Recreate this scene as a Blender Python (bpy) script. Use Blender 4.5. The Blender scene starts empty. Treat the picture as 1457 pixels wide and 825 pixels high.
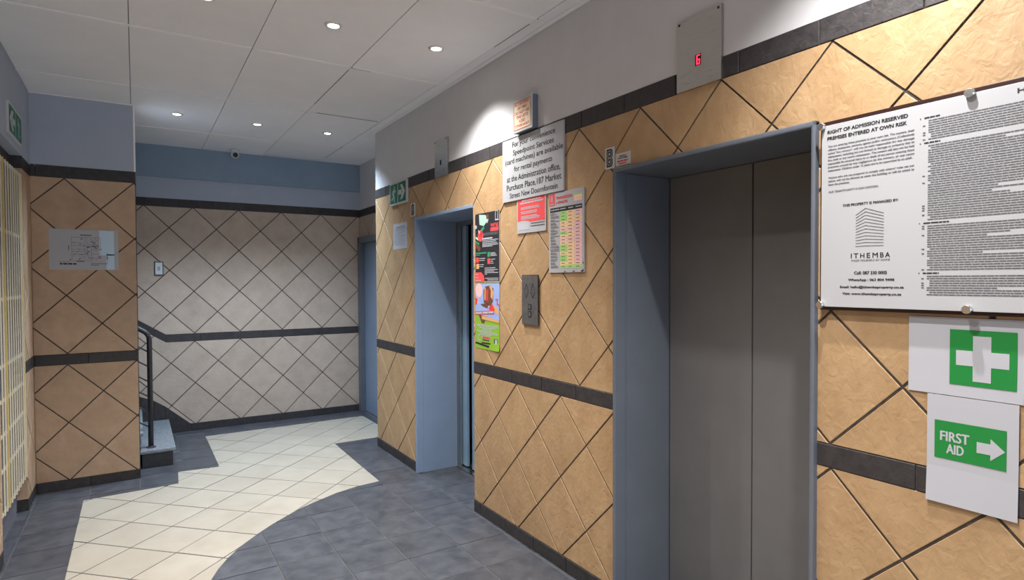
import bpy, bmesh, math, random
from mathutils import Matrix, Vector
from mathutils.geometry import tessellate_polygon
random.seed(7)
S = bpy.context.scene
COL = S.collection
PI = math.pi

# ------------------------------------------------------------------ camera
CX, CZ, YAW, PITCH, ROLL, FOC = -2.0479, 1.6598, 0.5660, -0.0212, -0.0038, 851.28
F = Vector((math.sin(YAW)*math.cos(PITCH), math.cos(YAW)*math.cos(PITCH), math.sin(PITCH)))
Rv = Vector((math.cos(YAW), -math.sin(YAW), 0)); Uv = Rv.cross(F)
c_, s_ = math.cos(ROLL), math.sin(ROLL)
R2, U2 = c_*Rv + s_*Uv, -s_*Rv + c_*Uv
cd = bpy.data.cameras.new('camera'); cam = bpy.data.objects.new('camera', cd); COL.objects.link(cam)
M4 = Matrix((R2, U2, -F)).transposed().to_4x4(); M4.translation = Vector((CX, 0, CZ))
cam.matrix_world = M4
cd.sensor_width = 36; cd.lens = FOC*36/1457
cd.shift_x = -5.36/1457; cd.shift_y = 5.52/1457
cd.clip_start = .02
S.camera = cam

# ------------------------------------------------------------------ world, daylight, exposure
w = bpy.data.worlds.new('world'); S.world = w; w.use_nodes = True
bg = w.node_tree.nodes['Background']; bg.inputs[0].default_value = (.62, .76, 1, 1); bg.inputs[1].default_value = 0.9
S.view_settings.view_transform = 'Standard'; S.view_settings.look = 'None'
S.view_settings.gamma = 1; S.view_settings.use_curve_mapping = False
S.view_settings.exposure = 0.62
LAMP_W = 122.0            # each near downlight
LAMP_FAR_W = 122.0
WARM = (1, .97, .94); COOL = (.66, .82, 1)
dl = bpy.data.lights.new('entrance_daylight', 'AREA'); dl.shape = 'RECTANGLE'; dl.size = 2.5; dl.size_y = 2.2
dl.energy = 25; dl.color = (.70, .84, 1)
dlo = bpy.data.objects.new('entrance_daylight', dl); COL.objects.link(dlo)
dlo.location = (-1.37, -3.25, 1.25); dlo.rotation_euler = (PI/2, 0, 0)

# ------------------------------------------------------------------ dimensions
ZC = 3.145                       # ceiling
YB, YP, YC = 7.575, 5.98, 5.84   # back wall, pier face, far corner of lift wall
XL, XN = -2.73, .39              # left wall, niche wall
YF = -3.2                        # entrance wall
Z0, Z1, Z2, Z3, Z4 = .085, 1.0, 1.085, 2.487, 2.578   # skirting top, mid band, upper band
TD = .467                        # diagonal of a wall tile

# ------------------------------------------------------------------ materials
def nodes(name):
    m = bpy.data.materials.new(name); m.use_nodes = True
    t = m.node_tree; return m, t, t.nodes['Principled BSDF']
def plain(name, col, rough=.5, metal=0., spec=.5, emit=None, es=0.):
    m, t, b = nodes(name)
    b.inputs['Base Color'].default_value = (*col, 1); b.inputs['Roughness'].default_value = rough
    b.inputs['Metallic'].default_value = metal; b.inputs['Specular IOR Level'].default_value = spec
    if emit: b.inputs['Emission Color'].default_value = (*emit, 1); b.inputs['Emission Strength'].default_value = es
    return m
def noisy(name, c1, c2, scale=6., rough=(.4, .6), bump=.2, bscale=30., objvar=.0, detail=6, dist=.01, metal=0., stretch=None, spec=.5, voro=False):
    """colour noise in world space, a little value shift for each object, fine relief"""
    m, t, b = nodes(name); L = t.links.new; N = t.nodes.new
    geo = N('ShaderNodeNewGeometry'); vec = geo.outputs['Position']
    oi = N('ShaderNodeObjectInfo')
    add = N('ShaderNodeVectorMath'); add.operation = 'MULTIPLY_ADD'
    cmb = N('ShaderNodeCombineXYZ')
    for i in range(3): L(oi.outputs['Random'], cmb.inputs[i])
    L(cmb.outputs[0], add.inputs[0]); add.inputs[1].default_value = (7, 3, 5) if objvar else (0, 0, 0); L(vec, add.inputs[2])
    vec = add.outputs[0]
    if stretch:
        mp = N('ShaderNodeMapping'); mp.inputs['Scale'].default_value = stretch; L(vec, mp.inputs[0]); vec = mp.outputs[0]
    n1 = N('ShaderNodeTexNoise'); n1.inputs['Scale'].default_value = scale; n1.inputs['Detail'].default_value = detail; n1.inputs['Roughness'].default_value = .62
    L(vec, n1.inputs['Vector'])
    rp = N('ShaderNodeValToRGB'); rp.color_ramp.elements[0].position = .3; rp.color_ramp.elements[1].position = .7
    rp.color_ramp.elements[0].color = (*c1, 1); rp.color_ramp.elements[1].color = (*c2, 1)
    L(n1.outputs['Fac'], rp.inputs[0])
    hs = N('ShaderNodeHueSaturation')
    mr = N('ShaderNodeMapRange'); mr.inputs['To Min'].default_value = 1-objvar; mr.inputs['To Max'].default_value = 1+objvar
    L(oi.outputs['Random'], mr.inputs['Value']); L(mr.outputs[0], hs.inputs['Value']); L(rp.outputs[0], hs.inputs['Color'])
    L(hs.outputs[0], b.inputs['Base Color'])
    r = N('ShaderNodeMapRange'); r.inputs['To Min'].default_value = rough[0]; r.inputs['To Max'].default_value = rough[1]
    L(n1.outputs['Fac'], r.inputs['Value']); L(r.outputs[0], b.inputs['Roughness'])
    b.inputs['Metallic'].default_value = metal; b.inputs['Specular IOR Level'].default_value = spec
    if bump:
        n2 = N('ShaderNodeTexNoise'); n2.inputs['Scale'].default_value = bscale; n2.inputs['Detail'].default_value = 8; n2.inputs['Distortion'].default_value = .8
        L(vec, n2.inputs['Vector'])
        bp = N('ShaderNodeBump'); bp.inputs['Strength'].default_value = bump; bp.inputs['Distance'].default_value = dist
        L(n2.outputs['Fac'], bp.inputs['Height']); L(bp.outputs[0], b.inputs['Normal'])
    return m
MAT = {
 'tile': noisy('sandstone_tile', (.352, .221, .110), (.445, .293, .157), 9, (.42, .6), .45, 30, .06, dist=.008, stretch=(1, 1, .75)),
 'tile_cool_lit': noisy('sandstone_tile_cool_light_tint', (.42, .33, .262), (.505, .408, .332), 7, (.42, .6), .35, 30, .06, dist=.01),  # same sandstone tile, with the cool light at the back put into its colour
 'tile_pier': noisy('brown_sandstone_tile', (.39, .262, .168), (.48, .335, .222), 7, (.42, .6), .45, 16, .06, dist=.01),
 'grout': noisy('brown_grout', (.035, .027, .023), (.08, .065, .055), 40, (.8, .95), .2, 90, dist=.003),
 'grout_cream': noisy('dark_grey_grout', (.045, .045, .045), (.08, .08, .08), 40, (.7, .9), .2, 90, dist=.003),
 'grout_floor': noisy('grey_grout', (.07, .07, .07), (.12, .115, .11), 40, (.7, .9), .2, 90, dist=.003),
 'slate': noisy('charcoal_slate_tile', (.020, .018, .020), (.044, .038, .039), 26, (.5, .65), .35, 45, .14, dist=.006),
 'floor_dark': noisy('grey_floor_tile', (.042, .045, .054), (.084, .087, .099), 9, (.30, .48), .25, 60, .10, dist=.003),
 'floor_cream': noisy('cream_floor_tile', (.385, .342, .275), (.45, .405, .333), 5, (.28, .42), .12, 40, .04, dist=.003),
 'plaster': noisy('grey_wall_paint', (.55, .555, .575), (.59, .595, .615), 5, (.65, .8), .12, 120, dist=.002),
 'plaster_blue': noisy('blue_grey_wall_paint', (.36, .41, .50), (.39, .44, .535), 5, (.65, .8), .12, 120, dist=.002),
 'beam': noisy('slate_blue_beam_paint', (.215, .29, .39), (.24, .32, .42), 5, (.65, .8), .12, 120, dist=.002),
 'ceiling': noisy('ceiling_board_paint', (.76, .78, .82), (.81, .83, .865), 3, (.7, .85), .1, 90, .02, dist=.002),
 'ceil_gap': plain('ceiling_void', (.3, .3, .31), .9),
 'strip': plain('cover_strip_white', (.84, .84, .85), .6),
 'frame': noisy('blue_grey_gloss_paint', (.105, .122, .15), (.122, .14, .17), 4, (.33, .5), .25, 260, dist=.001),
 'leaf': noisy('grey_hammered_paint', (.125, .125, .129), (.145, .145, .149), 4, (.38, .5), .35, 260, dist=.001),
 'frameA': noisy('light_blue_gloss_paint', (.19, .255, .36), (.215, .285, .40), 4, (.33, .5), .2, 260, dist=.001),
 'steel': noisy('brushed_steel', (.50, .485, .46), (.55, .535, .51), 14, (.26, .30), 0, 60, metal=1., stretch=(1, 1, 14), dist=.001),
 'steel_reflection_tint': noisy('steel_with_painted_blue_reflection', (.26, .42, .60), (.30, .46, .64), 4, (.3, .36), 0, 60, metal=.25),  # blue reflection on the lift doors put into the steel's base colour
 'alu': plain('turned_aluminium', (.72, .72, .71), .28, 1.),
 'black': plain('shaft_black', (.006, .006, .008), .8),
 'dark': plain('dark_metal', (.02, .02, .025), .4),
 'white': plain('white_board', (.40, .405, .425), .45),
 'paper': plain('paper_white', (.41, .418, .455), .75),
 'ink': plain('black_ink', (.012, .012, .014), .6),
 'inkgrey': plain('grey_ink', (.09, .09, .10), .6),
 'red': plain('red_ink', (.62, .045, .05), .55),
 'redsign': plain('sign_red', (.72, .07, .075), .5),
 'pink': plain('pink_cell', (.78, .47, .47), .6),
 'orange_cell': plain('orange_cell', (.80, .55, .30), .6),
 'green_cell': plain('green_cell', (.33, .60, .16), .6),
 'cream_sign': plain('sign_cream', (.80, .70, .50), .5),
 'exit_green': plain('safety_green', (.004, .145, .075), .45),
 'aid_green': plain('first_aid_green', (.006, .20, .035), .5),
 'sign_white': plain('sign_white', (.52, .54, .54), .45),
 'lime': plain('lime_print', (.22, .42, .03), .5),
 'skyprint': plain('sky_blue_print', (.28, .38, .70), .5),
 'brown_print': plain('brown_print', (.14, .055, .03), .5),
 'tan_print': plain('tan_print', (.62, .34, .14), .5),
 'mint_print': plain('mint_print', (.35, .62, .45), .5),
 'green_print': plain('green_print', (.03, .25, .12), .5),
 'dark_print': plain('charcoal_print', (.022, .022, .026), .45),
 'lightblue_wash': plain('pale_blue_wash', (.50, .66, .80), .75),
 'boxside': plain('grey_box_side', (.14, .17, .22), .5),
 'gate': plain('cream_gate_paint', (.70, .64, .50), .45),
 'gate_gold': plain('yellow_gate_paint', (.62, .47, .17), .45),
 'notice_back': noisy('lilac_panel', (.11, .105, .13), (.16, .155, .18), 5, (.6, .8), .05, 60),
 'rail': noisy('black_rail_paint', (.02, .02, .022), (.05, .045, .045), 40, (.3, .5), .1, 60),
 'rail_bar': plain('grey_rail_bar', (.16, .17, .19), .35, .6),
 'tread': noisy('grey_terrazzo', (.13, .15, .17), (.28, .31, .34), 60, (.18, .3), .03, 90),
 'riser': noisy('black_slate_riser', (.012, .014, .018), (.03, .032, .038), 20, (.3, .5), .3, 40, dist=.01),
 'led': plain('red_led', (.8, .02, .04), .5, emit=(1, .02, .06), es=2.2),
 'lamp': plain('lamp_glow', (1, 1, 1), .5, emit=(1, .95, .88), es=14.),
 'lamp_cool': plain('cool_lamp_glow', (1, 1, 1), .5, emit=(.86, .93, 1), es=14.),
 'ring': plain('downlight_ring', (.72, .71, .69), .35, .3),
 'glass': plain('camera_glass', (.004, .004, .012), .08),
 'plastic': plain('white_plastic', (.62, .66, .68), .4),
 'plastic_frame': plain('dark_switch_frame', (.06, .07, .075), .5),
 'backboard': noisy('dark_mahogany_board', (.018, .008, .007), (.04, .016, .013), 30, (.25, .4), .1, 40, stretch=(1, .1, 1)),
 'callplate': noisy('pewter_plate', (.13, .125, .13), (.19, .185, .185), 30, (.35, .5), .3, 60, metal=.55, dist=.003),
}

# ------------------------------------------------------------------ helpers
def link(name, me, mat, parent=None, M=None):
    o = bpy.data.objects.new(name, me); COL.objects.link(o)
    if mat is not None and not me.materials: me.materials.append(MAT[mat] if isinstance(mat, str) else mat)
    if parent is not None: o.parent = parent
    if M is not None: o.matrix_basis = M
    return o
def mesh(name, V, Fc):
    me = bpy.data.meshes.new(name); me.from_pydata([tuple(v) for v in V], [], [tuple(f) for f in Fc]); me.update(); return me
def bm_obj(name, bm, mat, parent=None, M=None, smooth=False):
    bmesh.ops.recalc_face_normals(bm, faces=bm.faces[:])
    me = bpy.data.meshes.new(name); bm.to_mesh(me); bm.free()
    if smooth:
        for p in me.polygons: p.use_smooth = True
    return link(name, me, mat, parent, M)
def bx(bm, a, b, bev=0.):
    lo = [min(a[i], b[i]) for i in range(3)]; hi = [max(a[i], b[i]) for i in range(3)]
    g = bmesh.ops.create_cube(bm, size=1)
    for v in g['verts']:
        for i in range(3): v.co[i] = (lo[i]+hi[i])/2 + v.co[i]*(hi[i]-lo[i])
    if bev:
        es = list({e for v in g['verts'] for e in v.link_edges})
        bmesh.ops.bevel(bm, geom=es, offset=bev, segments=2, affect='EDGES', profile=.6)
def boxes(name, L, mat, parent=None, M=None, bev=0.):
    bm = bmesh.new()
    for a, b in L: bx(bm, a, b, bev)
    return bm_obj(name, bm, mat, parent, M)
def prism(bm, poly, z0, z1):
    n = len(poly)
    A = [bm.verts.new((p[0], p[1], z0)) for p in poly]; B = [bm.verts.new((p[0], p[1], z1)) for p in poly]
    bm.faces.new(A[::-1]); bm.faces.new(B)
    for i in range(n): bm.faces.new((A[i], A[(i+1) % n], B[(i+1) % n], B[i]))
def tube(bm, pts, r, seg=10, closed=False):
    pts = [Vector(p) for p in pts]; rings = []
    up = Vector((0, 0, 1))
    for i, p in enumerate(pts):
        d = (pts[min(i+1, len(pts)-1)] - pts[max(i-1, 0)]).normalized()
        ref = up if abs(d.dot(up)) < .95 else Vector((0, 1, 0))
        a = d.cross(ref).normalized(); b = a.cross(d)
        rings.append([bm.verts.new(p + r*(math.cos(2*PI*k/seg)*a + math.sin(2*PI*k/seg)*b)) for k in range(seg)])
    for i in range(len(rings)-1):
        for k in range(seg):
            bm.faces.new((rings[i][k], rings[i][(k+1) % seg], rings[i+1][(k+1) % seg], rings[i+1][k]))
    bm.faces.new(rings[0][::-1]); bm.faces.new(rings[-1])
def lathe(bm, prof, c=(0, 0), seg=24):
    rings = []
    for r, z in prof:
        rings.append([bm.verts.new((c[0]+max(r, 1e-5)*math.cos(2*PI*k/seg), c[1]+max(r, 1e-5)*math.sin(2*PI*k/seg), z)) for k in range(seg)])
    for i in range(len(rings)-1):
        for k in range(seg): bm.faces.new((rings[i][k], rings[i][(k+1) % seg], rings[i+1][(k+1) % seg], rings[i+1][k]))
    bm.faces.new(rings[0][::-1]); bm.faces.new(rings[-1])
def tag(o, label=None, cat=None, group=None, kind=None):
    if label: o['label'] = label
    if cat: o['category'] = cat
    if group: o['group'] = group
    if kind: o['kind'] = kind
    return o
def empty(name, M):
    o = bpy.data.objects.new(name, None); COL.objects.link(o); o.matrix_basis = M; o.empty_display_size = .1; return o
# local frames: X to the right along the surface, Y up, Z out of the surface
def frame(origin, X, Y):
    X = Vector(X); Y = Vector(Y); Z = X.cross(Y)
    m = Matrix((X, Y, Z)).transposed().to_4x4(); m.translation = Vector(origin); return m
def on_right(y, z, x=0.): return frame((x, y, z), (0, -1, 0), (0, 0, 1))
def on_back(x, z, y=YB): return frame((x, y, z), (1, 0, 0), (0, 0, 1))
def on_left(y, z, x=XL): return frame((x, y, z), (0, 1, 0), (0, 0, 1))

# --- polygons -----------------------------------------------------------------
def area(p): return sum(p[i][0]*p[(i+1) % len(p)][1]-p[(i+1) % len(p)][0]*p[i][1] for i in range(len(p)))/2
def ccw(p): return p if area(p) > 0 else p[::-1]
def clip(sub, cl):
    out = list(sub)
    for i in range(len(cl)):
        a, b = cl[i], cl[(i+1) % len(cl)]; inp, out = out, []
        if not inp: return []
        def side(p): return (b[0]-a[0])*(p[1]-a[1])-(b[1]-a[1])*(p[0]-a[0])
        for k in range(len(inp)):
            p, q = inp[k-1], inp[k]; sp, sq = side(p), side(q)
            if (sp >= 0) != (sq >= 0):
                t = sp/(sp-sq); out.append((p[0]+t*(q[0]-p[0]), p[1]+t*(q[1]-p[1])))
            if sq >= 0: out.append(q)
    r = []
    for p in out:
        if not r or math.hypot(p[0]-r[-1][0], p[1]-r[-1][1]) > 4e-4: r.append(p)
    if len(r) > 1 and math.hypot(r[0][0]-r[-1][0], r[0][1]-r[-1][1]) <= 4e-4: r.pop()
    # drop zero-width spikes that run out along the tile's edge and back
    again = True
    while again and len(r) > 2:
        again = False
        for i in range(len(r)):
            a, b, c = Vector(r[i-1]), Vector(r[i]), Vector(r[(i+1) % len(r)])
            e1, e2 = b-a, c-b
            if e1.length < 4e-4 or e2.length < 4e-4: r.pop(i); again = True; break
            e1.normalize(); e2.normalize()
            if abs(e1.x*e2.y-e1.y*e2.x) < 3e-3: r.pop(i); again = True; break
    return r
def convex(p):
    n = len(p)
    return all((p[(i+1) % n][0]-p[i][0])*(p[(i+2) % n][1]-p[(i+1) % n][1])-(p[(i+1) % n][1]-p[i][1])*(p[(i+2) % n][0]-p[(i+1) % n][0]) > 1e-9 for i in range(n))
def inset(p, d):
    n = len(p); out = []
    for i in range(n):
        a, b, c = Vector(p[i-1]), Vector(p[i]), Vector(p[(i+1) % n])
        e1, e2 = (b-a).normalized(), (c-b).normalized()
        n1, n2 = Vector((-e1.y, e1.x)), Vector((-e2.y, e2.x))
        k = 1+n1.dot(n2)
        if k < .08: return None
        q = b+(n1+n2)*(d/k); out.append((q.x, q.y))
    return out
CACHE = {}
def piece(parent, name, poly, mat, z0, z1, ch=.0018):
    """one tile: a slab with chamfered edges, its mesh shared by alike pieces"""
    cx = sum(p[0] for p in poly)/len(poly); cy = sum(p[1] for p in poly)/len(poly)
    loc = [(p[0]-cx, p[1]-cy) for p in poly]
    k0 = min(range(len(loc)), key=lambda i: (round(loc[i][0], 3), round(loc[i][1], 3)))
    loc = loc[k0:]+loc[:k0]
    key = (mat, z0, z1, tuple((round(x, 3), round(y, 3)) for x, y in loc))
    me = CACHE.get(key)
    if me is None:
        n = len(loc); top = inset(loc, ch) if convex(loc) else None
        if top is not None and (not convex(top) or area(top) < .3*area(loc)): top = None
        if top:
            V = [(x, y, z0) for x, y in loc]+[(x, y, z1-ch) for x, y in loc]+[(x, y, z1) for x, y in top]
            Fc = [list(range(2*n, 3*n))]
            for r in (0, 1): Fc += [(r*n+i, r*n+(i+1) % n, (r+1)*n+(i+1) % n, (r+1)*n+i) for i in range(n)]
        else:
            V = [(x, y, z0) for x, y in loc]+[(x, y, z1) for x, y in loc]
            Fc = [list(range(n, 2*n))]+[(i, (i+1) % n, n+(i+1) % n, n+i) for i in range(n)]
        me = mesh(name, V, Fc); me.materials.append(MAT[mat]); CACHE[key] = me
    return link(name, me, None, parent, Matrix.Translation((cx, cy, random.uniform(-.0007, .0005))))
def tris(region):
    """a region as convex polygons"""
    region = ccw(region)
    if convex(region): return [region]
    T = tessellate_polygon([[Vector((x, y, 0)) for x, y in region]])
    return [ccw([region[i] for i in t]) for t in T if abs(area([region[i] for i in t])) > 1e-8]
def on_seg(p, a, b):
    d = (b[0]-a[0], b[1]-a[1]); L = math.hypot(*d)
    if L < 1e-6: return None
    if abs(d[0]*(p[1]-a[1])-d[1]*(p[0]-a[0]))/L > 2e-5: return None
    return ((p[0]-a[0])*d[0]+(p[1]-a[1])*d[1])/L
def touching(P, Q):
    for i in range(len(P)):
        a, b = P[i-1], P[i]; L = math.hypot(b[0]-a[0], b[1]-a[1])
        for j in range(len(Q)):
            t0, t1 = on_seg(Q[j-1], a, b), on_seg(Q[j], a, b)
            if t0 is None or t1 is None: continue
            lo, hi = max(0, min(t0, t1)), min(L, max(t0, t1))
            if hi-lo > .002: return True
    return False
def lay(parent, name, parts, cell, mat, z0, z1, tol):
    """one tile: the part of its cell that lies inside the region; separate left-overs are separate tiles"""
    ps = []
    for t in parts:
        p = clip(t, cell)
        if len(p) > 2 and area(p) > 2e-6: ps.append(p)
    if not ps: return
    tot = sum(area(p) for p in ps)
    if tot > .9995*area(cell): piece(parent, name, cell, mat, z0, z1); return
    grp = list(range(len(ps)))
    def find(i):
        while grp[i] != i: i = grp[i]
        return i
    for i in range(len(ps)):
        for j in range(i):
            if find(i) != find(j) and touching(ps[i], ps[j]): grp[find(i)] = find(j)
    for g in sorted({find(i) for i in range(len(ps))}):
        q = [ps[i] for i in range(len(ps)) if find(i) == g]
        if sum(area(p) for p in q) < tol: continue
        if len(q) == 1: piece(parent, name, q[0], mat, z0, z1); continue
        V, Fc = [], []
        for p in q:
            b, n = len(V), len(p); V += [(x, y, z0) for x, y in p]+[(x, y, z1) for x, y in p]
            Fc.append(list(range(b+n, b+2*n)))
            for i in range(n):
                m = ((p[i][0]+p[(i+1) % n][0])/2, (p[i][1]+p[(i+1) % n][1])/2)
                if any(r is not p and any((t := on_seg(m, r[k-1], r[k])) is not None and -1e-5 <= t <= math.dist(r[k-1], r[k])+1e-5 for k in range(len(r))) for r in q): continue
                Fc.append((b+i, b+(i+1) % n, b+n+(i+1) % n, b+n+i))
        me = mesh(name, V, Fc); me.materials.append(MAT[mat]); link(name, me, None, parent)
def diamonds(parent, name, region, phase, mat, z0=0., z1=.008, D=TD, joint=.0085, tol=2e-4):
    """diamond tiles: phase is one vertex of the diagonal grid"""
    parts = tris(region); h = D/2; g = h-joint*.7071
    xs = [p[0] for p in region]; ys = [p[1] for p in region]
    for i in range(int((min(xs)-phase[0])/h)-2, int((max(xs)-phase[0])/h)+3):
        for j in range(int((min(ys)-phase[1])/h)-2, int((max(ys)-phase[1])/h)+3):
            if (i+j) % 2 == 0: continue
            cx, cy = phase[0]+i*h, phase[1]+j*h
            lay(parent, name, parts, [(cx+g, cy), (cx, cy+g), (cx-g, cy), (cx, cy-g)], mat, z0, z1, tol)
def squares(parent, name, region, ox, oy, px, py, mat, z0=0., z1=.008, joint=.004, tol=2e-4):
    parts = tris(region)
    xs = [p[0] for p in region]; ys = [p[1] for p in region]; g = joint/2
    for j in range(int((min(ys)-oy)/py)-2, int((max(ys)-oy)/py)+3):
        for i in range(int((min(xs)-ox)/px)-2, int((max(xs)-ox)/px)+3):
            x, y = ox+i*px, oy+j*py
            lay(parent, name, parts, [(x+g, y+g), (x+px-g, y+g), (x+px-g, y+py-g), (x+g, y+py-g)], mat, z0, z1, tol)
def rect(x0, y0, x1, y1): return [(x0, y0), (x1, y0), (x1, y1), (x0, y1)]

# --- flat print ----------------------------------------------------------------
def flat(parent, name, polys, mat, z):
    V, Fc = [], []
    for p in polys:
        p = ccw(list(p)); b = len(V); V += [(x, y, z) for x, y in p]; Fc.append(list(range(b, b+len(p))))
    me = mesh(name, V, Fc); me.materials.append(MAT[mat]); o = link(name, me, None, parent)
    if len(polys) > 8 or name in PRINT: o['kind'] = 'stuff'
    return o
PRINT = {'small_print', 'annotations', 'rule_print', 'rule_headings', 'rule_numbers', 'caption', 'white_print', 'red_print', 'header_print', 'plan_drawing', 'banner_print', 'grey_title', 'torn_marks'}
def flats(parent, name, polys, mat, z):
    for p in polys: flat(parent, name, [p], mat, z)
def stroke(pts, w):
    out = []
    for a, b in zip(pts[:-1], pts[1:]):
        a, b = Vector(a), Vector(b); d = (b-a); L = d.length
        if L < 1e-6: continue
        d /= L; n = Vector((-d.y, d.x))*w/2; e = d*w*.3
        out.append([tuple(a-e-n), tuple(b+e-n), tuple(b+e+n), tuple(a-e+n)])
    return out
def disc(cx, cy, r, n=20, ry=None): return [(cx+r*math.cos(2*PI*k/n), cy+(ry or r)*math.sin(2*PI*k/n)) for k in range(n)]
def words(x0, x1, y, h, rng=random, fill=1., wl=(2.2, 7)):
    """a line of unreadable small print: one dash for each word"""
    out = []; x = x0; end = x0+(x1-x0)*fill
    while x < end-h*.6:
        l = min(rng.uniform(*wl)*h*.62, end-x); out.append(rect(x, y, x+l, y+h)); x += l+h*.38
    return out
def text(parent, name, s, box, mat, z=.0008, bold=0., align='CENTER', space=1., keep=False, shear=0.):
    """lettering as a mesh fitted into box = (x0, y0, x1, y1)"""
    cu = bpy.data.curves.new(name, 'FONT'); cu.body = s; cu.align_x = align; cu.size = 1; cu.space_line = space; cu.resolution_u = 3; cu.shear = shear
    ob = bpy.data.objects.new(name, cu); COL.objects.link(ob)
    bpy.context.view_layer.update()
    dg = bpy.context.evaluated_depsgraph_get()
    me = bpy.data.meshes.new_from_object(ob.evaluated_get(dg)); bpy.data.objects.remove(ob); bpy.data.curves.remove(cu)
    xs = [v.co.x for v in me.vertices]; ys = [v.co.y for v in me.vertices]
    ax, bx_, ay, by = min(xs), max(xs), min(ys), max(ys)
    sx, sy = (box[2]-box[0])/(bx_-ax), (box[3]-box[1])/(by-ay)
    if keep: sx = sy = min(sx, sy)
    for v in me.vertices: v.co = (box[0]+(v.co.x-ax)*sx, box[1]+(v.co.y-ay)*sy, z)
    if bold:
        co = [tuple(v.co) for v in me.vertices]; fs = [tuple(p.vertices) for p in me.polygons]; V, Fc = [], []; b = bold*(box[3]-box[1])/max(1, s.count('\n')+1)
        for k, (dx, dy) in enumerate(((-b, 0), (b, 0), (0, b*.7), (0, -b*.7))):
            o0 = len(V); V += [(x+dx, y+dy, zz+k*2e-5) for x, y, zz in co]; Fc += [tuple(i+o0 for i in f) for f in fs]
        bpy.data.meshes.remove(me); me = mesh(name, V, Fc)
    me.materials.clear(); me.materials.append(MAT[mat]); me.name = name
    o = link(name, me, None, parent); return o
def sheet(parent, name, wd, ht, mat, thick=.0006, bend=None, n=8, cx=0., base=0.):
    """paper: a thin subdivided sheet, base at local y = 0, centred on x = 0"""
    bm = bmesh.new(); top = []; bot = []
    for j in range(n+1):
        for i in range(n+1):
            u, v = i/n, j/n; dz = bend(u, v) if bend else 0
            top.append(bm.verts.new((cx+(u-.5)*wd, base+v*ht, dz+thick))); bot.append(bm.verts.new((cx+(u-.5)*wd, base+v*ht, dz)))
    k = lambda i, j: j*(n+1)+i
    for j in range(n):
        for i in range(n):
            bm.faces.new([top[k(i, j)], top[k(i+1, j)], top[k(i+1, j+1)], top[k(i, j+1)]])
            bm.faces.new([bot[k(i, j)], bot[k(i, j+1)], bot[k(i+1, j+1)], bot[k(i+1, j)]])
    rim = [k(i, 0) for i in range(n+1)]+[k(n, j) for j in range(1, n+1)]+[k(i, n) for i in range(n-1, -1, -1)]+[k(0, j) for j in range(n-1, 0, -1)]
    for a, b in zip(rim, rim[1:]+rim[:1]): bm.faces.new([bot[a], bot[b], top[b], top[a]])
    return bm_obj(name, bm, mat, parent)

# =================================================================== STRUCTURE
# ---- floor ---------------------------------------------------------
TZ = .008
floor = boxes('floor', [((XL-1.6, YF-.5, -.15), (XN+.6, YB+.1, -.0035))], 'grout_floor')
tag(floor, 'tiled lobby floor, cream diamond tiles framed by dark grey tiles', None, None, 'structure')
curve = [(-.358, 4.793), (-.554, 4.766), (-.74, 4.705), (-.904, 4.615), (-1.04, 4.535), (-1.157, 4.442), (-1.28, 4.335), (-1.392, 4.221), (-1.516, 4.076),
         (-1.60, 3.95), (-1.665, 3.83), (-1.715, 3.707), (-1.75, 3.56), (-1.765, 3.40), (-1.755, 3.2), (-1.70, 2.98), (-1.60, 2.75), (-1.45, 2.52), (-1.25, 2.32), (-1.0, 2.16), (-.7, 2.06), (-.358, 2.02)]
cream = [(-2.407, .5), (-.358, .5)] + curve[::-1] + [(-.344, 6.16), (.308, 6.16), (.308, 7.25), (-1.435, 7.215), (-1.435, 5.957), (-1.758, 5.99), (-1.772, 5.64), (-2.407, 5.595)]
flat(floor, 'grout_bed', [cream], 'grout_cream', -.0025)
diamonds(floor, 'floor_tile', cream, (-2.098, 4.436), 'floor_cream', -TZ, 0., D=.473, joint=.0085)
DK = dict(ox=-.02, oy=3.345, px=.3365, py=.3365, mat='floor_dark', z0=-TZ, z1=0., joint=.006)
squares(floor, 'floor_tile', [(0, .5), (0, YC), (XN, YC), (XN, 6.16), (-.344, 6.16)] + curve + [(-.358, .5)], **DK)
squares(floor, 'floor_tile', [(.308, 6.16), (XN, 6.16), (XN, YB), (-1.435, YB), (-1.435, 7.215), (.308, 7.25)], **DK)
squares(floor, 'floor_tile', [(-1.435, YB), (-1.78, YB), (-1.78, 6.25), (-2.035, 6.25), (-2.035, YP), (XL, YP), (XL, 1.5), (-2.407, 1.5), (-2.407, 5.595), (-1.772, 5.64), (-1.758, 5.99), (-1.435, 5.957)], **DK)
squares(floor, 'floor_tile', rect(XL, -.6, 0, .5), **DK)
squares(floor, 'floor_tile', rect(XL, .5, -2.407, 1.5), **DK)
squares(floor, 'floor_tile', rect(0, 3.79, .36, 4.80), **DK)
squares(floor, 'floor_tile', rect(0, 1.235, .34, 2.262), **DK)
squares(floor, 'floor_tile', rect(-2.79, 4.58, XL, 5.58), **DK)
boxes('floor_apron', [((XL, YF-.5, -.01), (0, -.6, -.0005))], 'floor_dark', floor)

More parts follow.
